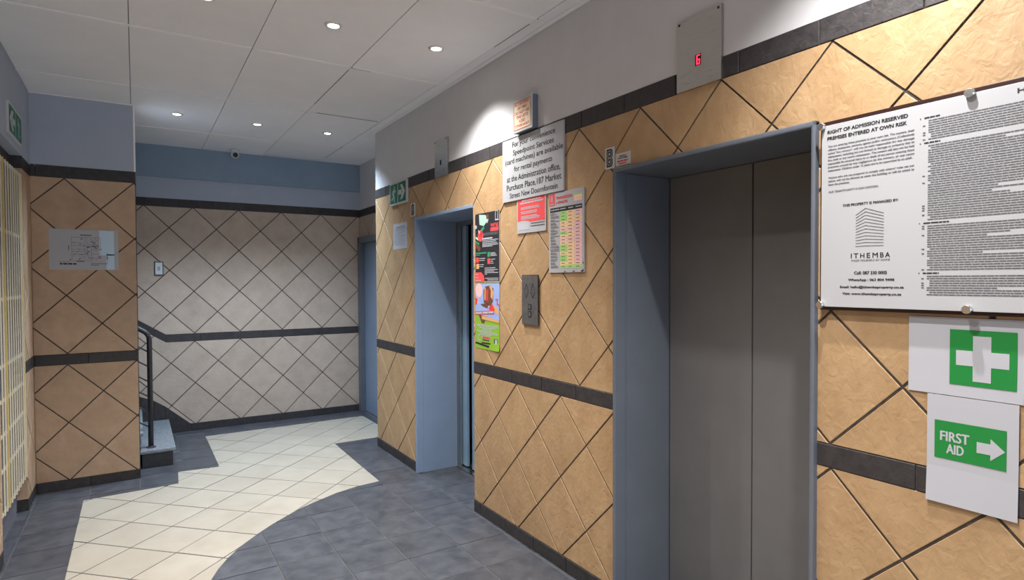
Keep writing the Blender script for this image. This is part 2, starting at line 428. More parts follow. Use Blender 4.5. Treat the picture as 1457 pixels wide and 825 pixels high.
# ---- ceiling -------------------------------------------------------
ceil = boxes('ceiling', [((XL-1.6, YF, ZC+.012), (XN+.6, YB+.1, ZC+.15))], 'ceil_gap')
tag(ceil, 'grey painted panel ceiling with visible board joints', None, None, 'structure')
xb = [XL-1.5, XL, -2.06, -1.40, -.765, -.105, XN+.05]; yb = [YF, -2.33, -1.04, .25, 1.53, 2.82, 4.135, 5.40, 6.70, 7.48, YB]
for i in range(len(xb)-1):
    for j in range(len(yb)-1):
        g = .0022; dz = random.uniform(-.0012, .0012)
        if xb[i] < XL-.5 and yb[j] < 5.3: continue
        boxes('ceiling_panel', [((xb[i]+g, yb[j]+g, ZC+dz), (xb[i+1]-g, yb[j+1]-g, ZC+.012))], 'ceiling', ceil)
for (x0, x1, y) in ((XL, -1.41, 4.135), (-1.39, -.775, 4.135), (-.755, -.11, 4.135), (XL, -2.07, 5.40), (-2.05, -.77, 5.40), (XL, -.11, 2.82), (-2.05, -.775, 6.70)):
    boxes('cover_strip', [((x0, y-.012, ZC-.004), (x1, y+.012, ZC+.002))], 'strip' if y != 5.40 else 'ceiling', ceil)
boxes('edge_strip', [((-.03, YF, ZC-.006), (-.0005, YC, ZC+.002))], 'ceiling', ceil)
boxes('edge_strip', [((XL, YP-.022, ZC-.005), (-2.035, YP-.0005, ZC+.002))], 'strip', ceil)

for (x0, y0, x1, y1) in ((-.68, 5.397, -.13, 5.403), (-.36, 2.816, -.10, 2.823), (-.768, 7.477, -.13, 7.484), (-.768, 4.2, -.763, 5.15), (-.76, 4.137, -.62, 4.141), (-.108, 6.6, -.103, 7.3), (-.108, 2.9, -.103, 3.3)):
    boxes('open_joint', [((x0, y0, ZC-.0018 if abs(y0-4.137) > .01 else ZC-.0045), (x1, y1, ZC+.006))], 'dark', ceil)

# ---- right (lift) wall -----------------------------------------------
def W(y0, y1, z0, z1): return rect(-y1, z0, -y0, z1)
wr = on_right(0, 0, .008)
def wb(y0, y1, z0, z1, d0=.004, d1=-.37): return ((-y1, z0, d1), (-y0, z1, d0))
wall_right = boxes('wall_right', [wb(YF, 1.225, 0, Z4), wb(2.275, 3.79, 0, Z4), wb(4.83, YC, 0, Z4), wb(1.225, 2.275, 2.222, Z4), wb(3.79, 4.83, 2.21, Z4)], 'grout', None, wr)
tag(wall_right, 'sandstone tiled lift wall with grey painted top on the right', None, None, 'structure')
boxes('plaster', [wb(YF, YC, Z4, ZC+.01, .006)], 'plaster', wall_right)
boxes('end_plaster', [((-YC-.006, 0, -.382), (-YC, ZC+.01, .0055))], 'plaster', wall_right)
YT = -.45
UP = (-3.508, Z2)
upper = [(-YC, Z2), (-4.83, Z2), (-4.83, 2.21), (-3.79, 2.21), (-3.79, Z2), (-2.28, Z2), (-2.28, 2.222), (-1.22, 2.222), (-1.22, Z2), (-YT, Z2), (-YT, Z3), (-YC, Z3)]
diamonds(wall_right, 'wall_tile', upper, UP, 'tile')
diamonds(wall_right, 'wall_tile', W(4.83, YC, Z0, Z1), (-4.836, Z1), 'tile')
diamonds(wall_right, 'wall_tile', W(2.28, 3.79, Z0, Z1), (-3.687, Z1), 'tile')
diamonds(wall_right, 'wall_tile', W(YT, 1.22, Z0, Z1), (-1.169, Z1), 'tile')
squares(wall_right, 'border_tile', W(YT, YC, Z3+.003, Z4), -1.553, Z3-.1, .333, .4, 'slate', z1=.0095)
squares(wall_right, 'border_tile', W(4.83, YC, Z1+.003, Z2-.003), -5.20, Z1-.1, .333, .4, 'slate', z1=.0095)
squares(wall_right, 'border_tile', W(2.28, 3.79, Z1+.003, Z2-.003), -3.606, Z1-.1, .333, .4, 'slate', z1=.0095)
squares(wall_right, 'border_tile', W(YT, 1.22, Z1+.003, Z2-.003), -.898, Z1-.1, .333, .4, 'slate', z1=.0095)
for a, b in ((4.83, YC), (2.28, 3.79), (YT, 1.22)):
    squares(wall_right, 'skirting_tile', W(a, b, 0, Z0-.003), -3.363, -.1, .333, .4, 'slate', z1=.0115)
boxes('near_tiling', [wb(YF, YT-.003, 0, Z3, .008, 0)], 'tile', wall_right)

# ---- back wall ---------------------------------------------------------
wall_back = boxes('wall_back', [((-4.3, 0, -.2), (XN+.3, Z4, .004))], 'grout', None, on_back(0, 0, YB+.008))
tag(wall_back, 'back wall of sandstone tiles coloured as in cool light, with dark border tiles behind the stairs', None, None, 'structure')
boxes('plaster', [((-4.3, Z4, -.2), (XN+.3, ZC+.01, .007))], 'plaster_blue', wall_back)
boxes('beam', [((-4.3, 2.805, 0), (XN, ZC+.008, .04))], 'beam', wall_back)
SL = .655; XS = -1.776; XE = -3.2
def zl(z, x): return z+SL*(XS-x)
diamonds(wall_back, 'wall_tile', [(XN, Z2+.005), (XS, Z2+.005), (XE, zl(Z2+.005, XE)), (XE, Z3), (XN, Z3)], (-.563, Z2+.008), 'tile_cool_lit')
sk = [(-1.552, Z0), (-1.79, .30), (-1.90, .378), (-2.02, .43), (XE, .43+SL*(-2.02-XE))]
diamonds(wall_back, 'wall_tile', [(XN, Z0)] + sk + [(XE, zl(Z1+.003, XE)), (XS, Z1+.003), (XN, Z1+.003)], (-.563, Z1+.003), 'tile_cool_lit')
squares(wall_back, 'border_tile', rect(XE, Z3+.003, XN, Z4), -1.29, Z3-.1, .3335, .4, 'slate', z1=.0095)
squares(wall_back, 'border_tile', rect(XS, Z1+.006, XN, Z2+.002), XS, Z1-.1, .3335, .4, 'slate', z1=.0095)
x = XS
while x > XE+.05:
    x2 = x-.29
    piece(wall_back, 'border_tile', ccw([(x-.003, zl(Z1+.006, x)), (x-.003, zl(Z2+.002, x)), (x2, zl(Z2+.002, x2)), (x2, zl(Z1+.006, x2))]), 'slate', 0, .0095)
    x = x2
squares(wall_back, 'skirting_tile', rect(-1.545, 0, XN, Z0-.003), -1.545, -.1, .3335, .4, 'slate', z1=.0115)
skd = [(p[0], p[1]-.004) for p in sk]
for a, b in ((0, 1), (1, 2), (2, 3), (3, 4)):
    p, q = skd[a], skd[b]; zb = 0 if a < 2 else .14
    piece(wall_back, 'skirting_tile', ccw([(p[0]-.001, zb if a < 3 else .16), (p[0]-.001, p[1]), (q[0]+.001, q[1]), (q[0]+.001, zb if a < 3 else .62)]), 'slate', 0, .0115)

# ---- pier ---------------------------------------------------------------
XR = -2.035
wall_pier = boxes('wall_pier', [((-4.2, 0, -.255), (XR-.002, Z4, .004))], 'grout', None, on_back(0, 0, YP+.008))
tag(wall_pier, 'narrow tiled pier wall beside the stairs, blue grey paint on top', None, None, 'structure')
boxes('plaster', [((-4.2, Z4, -.258), (XR, ZC+.01, .007))], 'plaster_blue', wall_pier)
boxes('painted_lit_edge', [((XR-.011, Z4+.013, -.24), (XR+.002, ZC-.003, .0085))], 'strip', wall_pier)  # white strip stands in for light striking the pier's end face
boxes('edge_trim', [((XR-.004, 0, -.24), (XR+.001, Z4+.012, .0085))], 'dark', wall_pier)
diamonds(wall_pier, 'wall_tile', rect(XL, Z2+.005, XR, Z3+.008), (-2.517, Z2+.008), 'tile_pier')
diamonds(wall_pier, 'wall_tile', rect(XL, Z0-.008, XR, Z1+.003), (-2.517, Z1+.003), 'tile_pier')
squares(wall_pier, 'border_tile', rect(XL, Z3+.011, XR, Z4+.012), -2.70, Z3-.1, .72, .4, 'slate', z1=.0095)
squares(wall_pier, 'border_tile', rect(XL, Z1+.006, XR, Z2+.002), -2.38, Z1-.1, .345, .4, 'slate', z1=.0095)
squares(wall_pier, 'skirting_tile', rect(XL, 0, XR, Z0-.011), -2.38, -.1, .345, .4, 'slate', z1=.0115)

# ---- left wall with the gate recess -----------------------------------------
G0, G1, XG = 4.58, 5.58, -2.80
wl = on_left(0, 0, XL-.008)
def lb(y0, y1, z0, z1, d0=.004, d1=-.3): return ((y0, z0, d1), (y1, z1, d0))
wall_left = boxes('wall_left', [lb(YF, G0, 0, Z4), lb(G1, YP+.01, 0, Z4), lb(G0, G1, 0, Z4, XG-(XL-.008))], 'grout', None, wl)
tag(wall_left, 'left lobby wall with a shallow gate recess and grey paint above', None, None, 'structure')
boxes('plaster', [lb(YF, YP, Z4, ZC+.01, .008)], 'plaster_blue', wall_left)
diamonds(wall_left, 'wall_tile', rect(G1, Z2+.003, YP, Z3), (5.74, Z2), 'tile_pier')
diamonds(wall_left, 'wall_tile', rect(G1, Z0, YP, Z1), (5.74, Z1), 'tile_pier')
for z0, z1, nm in ((Z3+.003, Z4, 'border_tile'), (Z1+.003, Z2, 'border_tile'), (0, Z0-.003, 'skirting_tile')):
    squares(wall_left, nm, rect(G1-.002, z0, YP-.01, z1), G1-.002, z0-.1, .40, .4, 'slate', z1=.0095)
    squares(wall_left, nm, rect(3.5, z0, G0, z1), G0-.333, z0-.1, .333, .4, 'slate', z1=.0095)
diamonds(wall_left, 'wall_tile', rect(3.5, Z2+.003, G0, Z3), (4.4, Z2), 'tile_pier')
diamonds(wall_left, 'wall_tile', rect(3.5, Z0, G0, Z1), (4.4, Z1), 'tile_pier')
boxes('near_tiling', [lb(YF, 3.497, 0, Z4, .008, 0)], 'tile_pier', wall_left)
dg = XG-(XL-.008)
squares(wall_left, 'border_tile', rect(G0, Z3+.003, G1, Z4-.001), 5.24, Z3-.1, .333, .4, 'slate', z0=dg, z1=dg+.005)
boxes('recess_panel', [((G0, 0, dg), (G1, Z3, dg+.004))], 'notice_back', wall_left)
boxes('jamb_tile', [((G1-.008, Z2+.002, dg), (G1, Z3, .004))], 'tile_pier', wall_left)
boxes('jamb_tile', [((G1-.008, Z0, dg), (G1, Z1, .004))], 'tile_pier', wall_left)
for z0, z1 in ((Z3+.003, Z4-.001), (Z1+.003, Z2), (0, Z0-.003)):
    boxes('jamb_border_tile', [((G1-.010, z0, dg), (G1, z1, .0095))], 'slate', wall_left, None, .001)

# ---- niche wall with door ------------------------------------------------------
wn = on_right(0, 0, XN+.008)
wall_niche = boxes('wall_niche', [wb(YC, 6.55, 0, Z4, .004, -.25), wb(6.55, YB+.2, 2.225, Z4, .004, -.25), wb(7.5, YB+.2, 0, 2.225, .004, -.25)], 'grout', None, wn)
tag(wall_niche, 'short niche wall with a grey door beyond the far lift', None, None, 'structure')
boxes('plaster', [wb(YC, YB+.2, Z4, ZC+.01, .008, -.25)], 'plaster', wall_niche)
diamonds(wall_niche, 'wall_tile', W(6.5, YB, 2.225, Z3), (-7.45, Z3), 'tile_cool_lit')
diamonds(wall_niche, 'wall_tile', W(YC, 6.5, Z2, Z3), (-7.45, Z3), 'tile_cool_lit')
diamonds(wall_niche, 'wall_tile', W(YC, 6.5, Z0, Z1), (-7.45, Z1), 'tile_cool_lit')
squares(wall_niche, 'border_tile', W(YC, YB, Z3+.003, Z4), -7.43, Z3-.1, .3335, .4, 'slate', z1=.0095)
door3 = empty('door_3', on_right(7.03, 0, XN)); tag(door3, 'blue grey flush door in the niche beside the back wall', None, None, 'structure')
boxes('frame', [((-.54, 0, -.12), (-.455, 2.22, .03)), ((.455, 0, -.12), (.53, 2.22, .03)), ((-.54, 2.15, -.12), (.53, 2.225, .03))], 'frame', door3, None, .004)
boxes('door_leaf', [((-.452, .008, -.075), (.452, 2.146, -.035))], 'frameA', door3)
bm = bmesh.new(); tube(bm, [(.39, 1.02, -.035), (.39, 1.02, .02), (.28, 1.02, .02)], .009); bm_obj('handle', bm, 'alu', door3)

# ---- entrance wall behind the camera, open to the daylight ------------------------
wall_front = boxes('wall_front', [((XL, YF-.2, 2.4), (0, YF, ZC+.01)), ((XL, YF-.2, 0), (-2.6, YF, 2.4)), ((-.14, YF-.2, 0), (0, YF, 2.4))], 'plaster')
tag(wall_front, 'entrance wall behind the viewer with a wide opening', None, None, 'structure')
# stairwell end wall
wall_stair = boxes('wall_stair', [((-4.3, YP, 0), (-4.15, YB, ZC+.01))], 'plaster_blue')
tag(wall_stair, 'blue grey end wall of the stairwell', None, None, 'structure')

# ---- lift B (near, closed) ------------------------------------------------------------
yb0, yb1, XD = 1.235, 2.262, .36
d1 = empty('door_1', on_right((yb0+yb1)/2, 0)); tag(d1, 'closed grey two panel lift doors in a deep grey frame', None, None, 'structure')
hw = (yb1-yb0)/2
fr = bmesh.new()
for s in (-1, 1):
    bx(fr, (s*hw, 0, -.05), (s*(hw+.017), 2.222, .024), .006)
    bx(fr, (s*(hw+.002), 0, -XD-.03), (s*(hw+.012), 2.21, -.04))
    bx(fr, (s*(hw-.004), 0, -XD), (s*(hw+.008), 2.2, -.058), .002)
bx(fr, (-hw-.017, 2.2, -.05), (hw+.017, 2.222, .024), .006)
bx(fr, (-hw-.01, 2.202, -XD-.03), (hw+.01, 2.214, -.04))
bm_obj('frame', fr, 'frame', d1)
for s in (-1, 1):
    a, b = (s*.0035, s*(hw-.008))
    boxes('door_leaf', [((a, .012, -XD-.03), (b, 2.2, -XD))], 'leaf', d1, None, .0025)
boxes('sill', [((-hw, -.004, -XD-.06), (hw, .002, -XD+.02))], 'steel', d1)
boxes('shaft', [((-hw-.2, -.01, -XD-.12), (hw+.2, 2.5, -XD-.08))], 'black', d1)
# ---- lift A (far, ajar) -----------------------------------------------------------------
ya0, ya1 = 3.79, 4.80
d2 = empty('door_2', on_right((ya0+ya1)/2, 0)); tag(d2, 'far lift doorway with blue reveal and steel doors ajar', None, None, 'structure')
hw = (ya1-ya0)/2
fr = bmesh.new()
bx(fr, (-hw-.03, 0, -.05), (-hw, 2.212, .016), .004)
bx(fr, (-hw-.02, 0, -.375), (-hw-.002, 2.19, -.03))
bx(fr, (hw-.004, 0, -.375), (hw+.003, 2.19, -.012))
bx(fr, (-hw-.03, 2.185, -.375), (hw, 2.212, .014), .004)
bm_obj('frame', fr, 'frameA', d2)
boxes('steel_jamb', [((-hw-.0, 0, -.41), (-hw+.028, 2.165, -.376)), ((-hw, 2.15, -.41), (hw, 2.186, -.376))], 'steel', d2, None, .002)
boxes('door_leaf', [((-hw+.0, .012, -.445), (-hw+.10, 2.15, -.42))], 'steel_reflection_tint', d2, None, .002)
boxes('door_leaf', [((-hw+.195, .012, -.445), (hw, 2.15, -.42))], 'steel_reflection_tint', d2, None, .002)
boxes('sill', [((-hw, -.003, -.41), (hw, .003, -.362)), ((-hw, -.003, -.465), (hw, .003, -.418))], 'steel', d2)
boxes('shaft', [((-hw-.6, -.01, -1.2), (hw+.3, 2.6, -1.16)), ((-hw-.6, -.01, -1.2), (-hw-.56, 2.6, -.45)), ((hw+.26, -.01, -1.2), (hw+.3, 2.6, -.45)), ((-hw-.6, 2.3, -1.2), (hw+.3, 2.34, -.45))], 'black', d2)

# =================================================================== THINGS
# ---- downlights -----------------------------------------------------------
rows = [(-1.65, 'behind the viewer'), (.92, 'over the near lift'), (3.51, 'near'), (6.07, 'far')]
cols = [(-.41, 'nearest the lift wall'), (-1.06, 'in the middle'), (-1.72, 'towards the left wall')]
LL = {(3.51, -.41): 'lit round downlight by the lift wall, in the front row of ceiling lights',
      (3.51, -1.06): 'lit round downlight in the middle of the front row on the ceiling',
      (3.51, -1.72): 'lit round downlight cut by the top edge of the picture',
      (6.07, -.41): 'cool lit downlight in the far row, nearest the lift wall corner',
      (6.07, -1.06): 'cool lit downlight in the middle of the far ceiling row',
      (6.07, -1.72): 'cool lit downlight in the far row beside the blue pier',
      (.92, -.41): 'recessed downlight above the closed near lift, out of view', (.92, -1.06): 'recessed downlight above the viewer, out of view', (.92, -1.72): 'recessed downlight above the viewer by the left wall, out of view',
      (-1.65, -.41): 'recessed downlight near the entrance by the lift wall, out of view', (-1.65, -1.06): 'recessed downlight near the entrance in the middle, out of view', (-1.65, -1.72): 'recessed downlight near the entrance by the left wall, out of view'}
for y, _ in rows:
    for x, _ in cols:
        far = y > 5
        e = empty('downlight', Matrix.Translation((x, y, ZC-.0015))); tag(e, LL[(y, x)], 'ceiling light', 'recessed ceiling downlights')
        bm = bmesh.new(); prof = [(.032, -.004), (.036, -.008), (.048, -.006), (.052, 0), (.052, .001), (.03, .001), (.03, -.002), (.032, -.004)]
        rings = []
        for r, z in prof: rings.append([bm.verts.new((r*math.cos(2*PI*k/28), r*math.sin(2*PI*k/28), z)) for k in range(28)])
        for i in range(len(rings)-1):
            for k in range(28): bm.faces.new((rings[i][k], rings[i][(k+1) % 28], rings[i+1][(k+1) % 28], rings[i+1][k]))
        bm_obj('trim_ring', bm, 'ring', e, None, True)
        bm = bmesh.new(); lathe(bm, [(.031, .0008), (.031, -.002), (.02, -.006), (.0, -.0075)], (0, 0), 24)
        bm_obj('lamp', bm, 'lamp_cool' if far else 'lamp', e)
        ld = bpy.data.lights.new('downlight_beam', 'SPOT'); ld.energy = LAMP_FAR_W if far else LAMP_W; ld.color = COOL if far else WARM
        ld.spot_size = math.radians(118); ld.spot_blend = 1; ld.shadow_soft_size = .022
        lo = bpy.data.objects.new('downlight_beam', ld); COL.objects.link(lo); lo.parent = e; lo.location = (0, 0, -.03)

# ---- dome camera -----------------------------------------------------------
e = empty('security_camera', frame((-1.085, YB-.19, ZC-.0015), (1, 0, 0), (0, 1, 0))); tag(e, 'small white dome security camera with black lens on the back ceiling', 'camera')
bm = bmesh.new(); lathe(bm, [(.052, 0), (.052, -.018), (.046, -.026), (.03, -.028)], (0, 0), 28); bm_obj('base', bm, 'plastic', e, None, True)
bm = bmesh.new(); bmesh.ops.create_uvsphere(bm, u_segments=20, v_segments=12, radius=.044)
bm_obj('dome', bm, 'plastic', e, Matrix.Translation((0, 0, -.05)), True)
bm = bmesh.new(); lathe(bm, [(.026, 0), (.026, .018), (.02, .024), (0, .026)], (0, 0), 20)
bm_obj('lens', bm, 'glass', e, Matrix.Translation((0, 0, -.05)) @ Matrix.Rotation(math.radians(108), 4, 'X') @ Matrix.Translation((0, 0, .026)), True)

# ---- switch on the back wall ---------------------------------------------------
e = empty('light_switch', on_back(-1.832, 1.735)); tag(e, 'small white switch plate in a dark surround on the back wall', 'switch')
boxes('surround', [((-.044, 0, .0), (.044, .152, .012))], 'plastic_frame', e, None, .003)
boxes('cover_plate', [((-.034, .012, .012), (.034, .142, .019))], 'plastic', e, None, .003)
boxes('rocker', [((-.012, .055, .019), (.012, .1, .024))], 'white', e, None, .002)

# ---- floor plan sheet on the pier -------------------------------------------------
e = empty('evacuation_plan', on_back(-2.3935, 1.764, YP)); tag(e, 'white floor plan sheet stuck on the tiled pier', 'paper sign')
sheet(e, 'sheet', .459, .328, 'paper', .0015)
P = .0022
flats(e, 'blue_wash', [rect(.10, .12, .20, .322), rect(.145, .004, .20, .13)], 'lightblue_wash', P)
S0 = (-.5*.459, 0); sx, sy = .459/1180., .328/690.
def q(u, v): return ((u-65)*sx-.2295, (745-v)*sy)
lines = []
for a, b in [((440, 190), (930, 190)), ((440, 190), (440, 590)), ((440, 590), (780, 590)), ((440, 285), (640, 285)), ((440, 335), (665, 335)), ((440, 390), (665, 390)), ((440, 432), (665, 432)), ((440, 475), (665, 475)), ((665, 200), (665, 560)), ((700, 200), (700, 440)), ((700, 440), (720, 540)), ((775, 330), (775, 590)), ((775, 345), (930, 345)), ((930, 190), (930, 550)), ((775, 400), (900, 400)), ((775, 470), (900, 470)), ((775, 545), (930, 545)), ((840, 190), (840, 330)), ((700, 345), (775, 345)), ((560, 475), (600, 560)), ((600, 560), (650, 500)), ((700, 560), (780, 560)), ((740, 230), (770, 210)), ((770, 210), (800, 240)), ((800, 240), (760, 280)), ((1045, 440), (1045, 640)), ((885, 190), (885, 270))]:
    lines += stroke([q(*a), q(*b)], .0018)
flat(e, 'plan_drawing', lines, 'inkgrey', P+.0002)
rg = random.Random(3)
blk = [rect(*q(585, 160), *q(775, 143)), rect(*q(385, 415), *q(398, 330)), rect(*q(405, 588), *q(425, 562)), rect(*q(1038, 555), *q(1055, 510)), rect(*q(815, 310), *q(828, 265)), rect(*q(700, 360), *q(750, 340)), rect(*q(780, 350), *q(870, 335)), rect(*q(520, 605), *q(650, 590))]
for k in range(40):
    u, v = rg.uniform(450, 920), rg.uniform(200, 570); blk.append(rect(*q(u, v+5), *q(u+rg.uniform(8, 40), v-5)))
flat(e, 'annotations', blk, 'inkgrey', P+.0003)
flat(e, 'caption', words(*[q(240, 655)[0], q(515, 655)[0]], q(240, 655)[1], .012), 'ink', P+.0003)
flat(e, 'small_print', words(q(230, 0)[0], q(400, 0)[0], q(0, 612)[1], .003) + words(q(760, 0)[0], q(1050, 0)[0], q(0, 640)[1], .005) + words(q(760, 0)[0], q(900, 0)[0], q(0, 665)[1], .005), 'inkgrey', P+.0003)

# ---- exit signs ---------------------------------------------------------------------
def exit_sign(M, wd, ht, label, flip, d=.02):
    e = empty('exit_sign', M); tag(e, label, 'exit sign')
    boxes('panel', [((-wd/2, 0, 0), (wd/2, ht, d))], 'sign_white', e, None, .002)
    z = d+.0006; m = .035*ht*2; s = -1 if flip else 1
    pw = (wd-3*m)/2; x0, x1 = -wd/2+m, -wd/2+m+pw; X0, X1 = wd/2-m-pw, wd/2-m
    flats(e, 'green_field', [rect(x0, m, x1, ht-m), rect(X0, m, X1, ht-m)], 'exit_green', z)
    h = ht-2*m
    cr, ca = ((x0+x1)/2, (X0+X1)/2) if not flip else ((X0+X1)/2, (x0+x1)/2)
    man = [disc(cr+s*.10*h, m+.82*h, .07*h, ry=.075*h)]
    def st(p, wv): return stroke([(cr+s*a*h, m+b*h) for a, b in p], wv*h)
    man += st([(.05, .70), (-.03, .45)], .15) + st([(-.02, .44), (.10, .28), (.08, .08)], .085) + st([(-.04, .44), (-.12, .27), (-.28, .22)], .085)
    man += st([(.06, .70), (.20, .58), (.26, .68)], .06) + st([(.04, .70), (-.14, .64), (-.2, .48)], .06)
    flat(e, 'running_figure', man, 'sign_white', z+.0005)
    ar = [[(ca+s*a*pw, m+b*h) for a, b in [(-.45, .38), (-.02, .38), (-.02, .62), (-.45, .62)]],
          [(ca+s*a*pw, m+b*h) for a, b in [(-.22, .88), (.05, .88), (.42, .5), (.08, .5)]], [(ca+s*a*pw, m+b*h) for a, b in [(-.22, .12), (.05, .12), (.42, .5), (.08, .5)]]]
    flat(e, 'arrow', ar, 'sign_white', z+.0005)
    return e
exit_sign(on_right(5.193, 2.366), .41, .205, 'green exit sign with running figure, arrow pointing right, beside the far lift', False, .018)
exit_sign(on_left(5.235, 2.625), .52, .205, 'green exit sign on the left wall above the cream gate', True, .014)

# ---- floor indicator plates -----------------------------------------------------------
def indicator(y, z, wd, ht, label, lit):
    e = empty('floor_indicator', on_right(y, z)); tag(e, label, 'indicator')
    boxes('plate', [((-wd/2, 0, 0), (wd/2, ht, .014))], 'steel', e, None, .002)
    wx, wz = (.0115, .0235) if lit else (.008, .02)
    boxes('display_window', [((-wx-.004, ht*.37-wz, .0125), (wx+.004, ht*.37+wz, .0146))], 'black', e)
    if lit:
        hy = ht*.37; seg = [rect(-.006, hy+.015, .011, hy+.020), rect(-.006, hy-.0025, .011, hy+.0025), rect(-.006, hy-.020, .011, hy-.015), rect(-.008, hy-.020, -.002, hy+.020), rect(.006, hy-.020, .011, hy)]
        flat(e, 'digit', seg, 'led', .0152)
    for sx_ in (-1, 1):
        bm = bmesh.new(); bmesh.ops.create_cone(bm, cap_ends=True, segments=10, radius1=.006, radius2=.005, depth=.003, matrix=Matrix.Translation((sx_*(wd/2-.014), ht-.014, .0155)))
        bm_obj('screw', bm, 'dark', e)
indicator(1.748, 2.485, .238, .308, 'large steel floor indicator plate with red digit above the near lift', True)
indicator(4.293, 2.485, .225, .291, 'steel floor indicator plate with dark window above the far lift', False)

# ---- lift letters ------------------------------------------------------------------------
def letter_sign(y, z, wd, ht, label, ch):
    e = empty('lift_letter_sign', on_right(y, z)); tag(e, label, 'sign')
    boxes('plate', [((-wd/2, 0, 0), (wd/2, ht, .005))], 'sign_white', e, None, .001)
    a, b = wd*.32, ht*.42; c = ht/2
    if ch == 'B':
        out = [(-a, c-b), (a*.6, c-b), (a, c-b*.8), (a, c-b*.15), (a*.72, c), (a, c+b*.15), (a, c+b*.8), (a*.6, c+b), (-a, c+b)]
        flat(e, 'letter', [out], 'ink', .0056)
        k = .0062
        ring = []
        for (z0, z1) in ((c+.07*b, c+.78*b), (c-.78*b, c-.07*b)):
            ring += stroke([(-.55*a, z0), (.55*a, z0), (.55*a, z1), (-.55*a, z1), (-.55*a, z0)], wd*.035)
            ring.append(rect(-.18*a, (z0+z1)/2-.14*b, .18*a, (z0+z1)/2+.14*b))
        flat(e, 'letter_outline', ring, 'sign_white', k)
    else:
        out = [(-a, c-b), (-a, c+b*.7), (-a*.5, c+b), (a*.5, c+b), (a, c+b*.7), (a, c-b)]
        flat(e, 'letter', [out], 'ink', .0056)
        flat(e, 'letter_outline', stroke([(-.5*a, c-.95*b), (-.5*a, c+.6*b), (.5*a, c+.6*b), (.5*a, c-.95*b)], wd*.045) + stroke([(-.5*a, c), (.5*a, c)], wd*.045) + [rect(-.15*a, c+.2*b, .15*a, c+.4*b)], 'sign_white', .0062)
letter_sign(2.321, 2.229, .070, .108, 'small black letter B sign at the corner of the near lift', 'B')
letter_sign(4.881, 2.226, .092, .115, 'small black letter A sign at the corner of the far lift', 'A')
e = empty('phone_sticker', on_right(2.224, 2.2325)); tag(e, 'small white sticker with red print on the near lift frame', 'sticker')
boxes('plate', [((-.053, 0, 0), (.053, .062, .004))], 'sign_white', e, None, .001)
text(e, 'lettering', 'EMERGENCY\nPHONE NUMBER', (-.033, .033, .033, .050), 'ink', .0046, .05)
flat(e, 'red_print', words(-.04, .036, .018, .008, wl=(4, 6)) + words(-.03, .03, .0075, .005, wl=(3, 5)), 'red', .0046)

# ---- paper sheet by the far lift ---------------------------------------------------------------
e = empty('notice_sheet', on_right(5.188, 1.959)); tag(e, 'small white notice sheet taped between exit sign and far lift', 'paper sign')
sheet(e, 'sheet', .335, .235, 'paper', .0015)
rg = random.Random(5); L = words(-.10, .12, .195, .007, rg)
for k in range(9): L += words(-.14, .15, .165-.016*k, .0032, rg, rg.uniform(.6, 1))
flat(e, 'small_print', L + [rect(-.15, .18, .15, .1835)], 'inkgrey', .0022)

# ---- fire notice box ------------------------------------------------------------------------------
e = empty('fire_notice', on_right(3.075, 2.578, -.005)); tag(e, 'thick cream box sign with red fire warning lettering on the grey wall', 'sign')
boxes('box', [((-.105, 0, -.005), (.105, .2, .032))], 'boxside', e, None, .002)
boxes('face', [((-.106, -.001, .032), (.106, .201, .038))], 'sign_white', e, None, .001)
flat(e, 'red_field', [rect(-.094, .014, .094, .184)], 'cream_sign', .0386)
flat(e, 'red_border', stroke([(-.092, .016), (.092, .016), (.092, .182), (-.092, .182), (-.092, .016)], .004), 'red', .0392)
rws = ['IN THE EVENT', 'OF FIRE', 'DO NOT USE', 'THE LIFTS', 'USE', 'STAIRWAY']; wdz = [.16, .10, .16, .13, .06, .165]
for i, (t, wv) in enumerate(zip(rws, wdz)):
    yy = .160-i*.0265; text(e, 'lettering', t, (-wv/2, yy, wv/2, yy+.0175), 'red', .0393, .03)

# ---- convenience board ----------------------------------------------------------------------------
e = empty('payment_board', on_right(3.03, 2.170)); tag(e, 'white board with black lettering about rental payments under the fire notice', 'sign')
boxes('board', [((-.33, 0, .001), (.33, .395, .012))], 'white', e, None, .001)
T = ['For your convenience', 'Speedpoint Services', '(card machines) are available', 'for rental payments', 'at the Administration office,', 'Purchase Place,187 Market', 'Street New Doornfontein']
SP = [(-.207, .252, .338), (-.200, .238, .286), (-.293, .325, .237), (-.188, .222, .182), (-.272, .299, .128), (-.276, .309, .073), (-.241, .274, .019)]
for t, (xa, xb_, yy) in zip(T, SP):
    desc = .0095 if any(c in t for c in 'gpy(,') else 0
    text(e, 'lettering', t, (xa, yy-desc, xb_, yy+.033), 'ink', .0127, .022)

# ---- red notice -----------------------------------------------------------------------------------
e = empty('red_notice', on_right(3.038, 1.9575)); tag(e, 'red and white notice under the payment board', 'sign')
boxes('board', [((-.158, 0, 0), (.158, .218, .006))], 'white', e, None, .001)
flat(e, 'red_field', [[(-.148, .075), (-.09, .08), (-.02, .072), (-.02, .066), (.148, .066), (.148, .216), (-.148, .216)]], 'redsign', .0066)
rg = random.Random(9); L = words(-.10, .11, .196, .009, rg, 1, (4, 9)) + words(-.12, .13, .181, .009, rg, 1, (4, 9))
for k in (.155, .146, .128, .119, .1, .092, .084): L += words(-.11, .11, k, .0055, rg, rg.uniform(.8, 1))
flat(e, 'white_print', L, 'white', .0072)
flat(e, 'small_print', words(.0, .145, .052, .006, rg) + words(.0, .145, .036, .006, rg), 'inkgrey', .0072)
flat(e, 'corner_shape', [[(-.14, .02), (-.02, .02), (-.02, .05), (-.06, .062), (-.1, .055), (-.14, .06)]], 'paper', .0069)

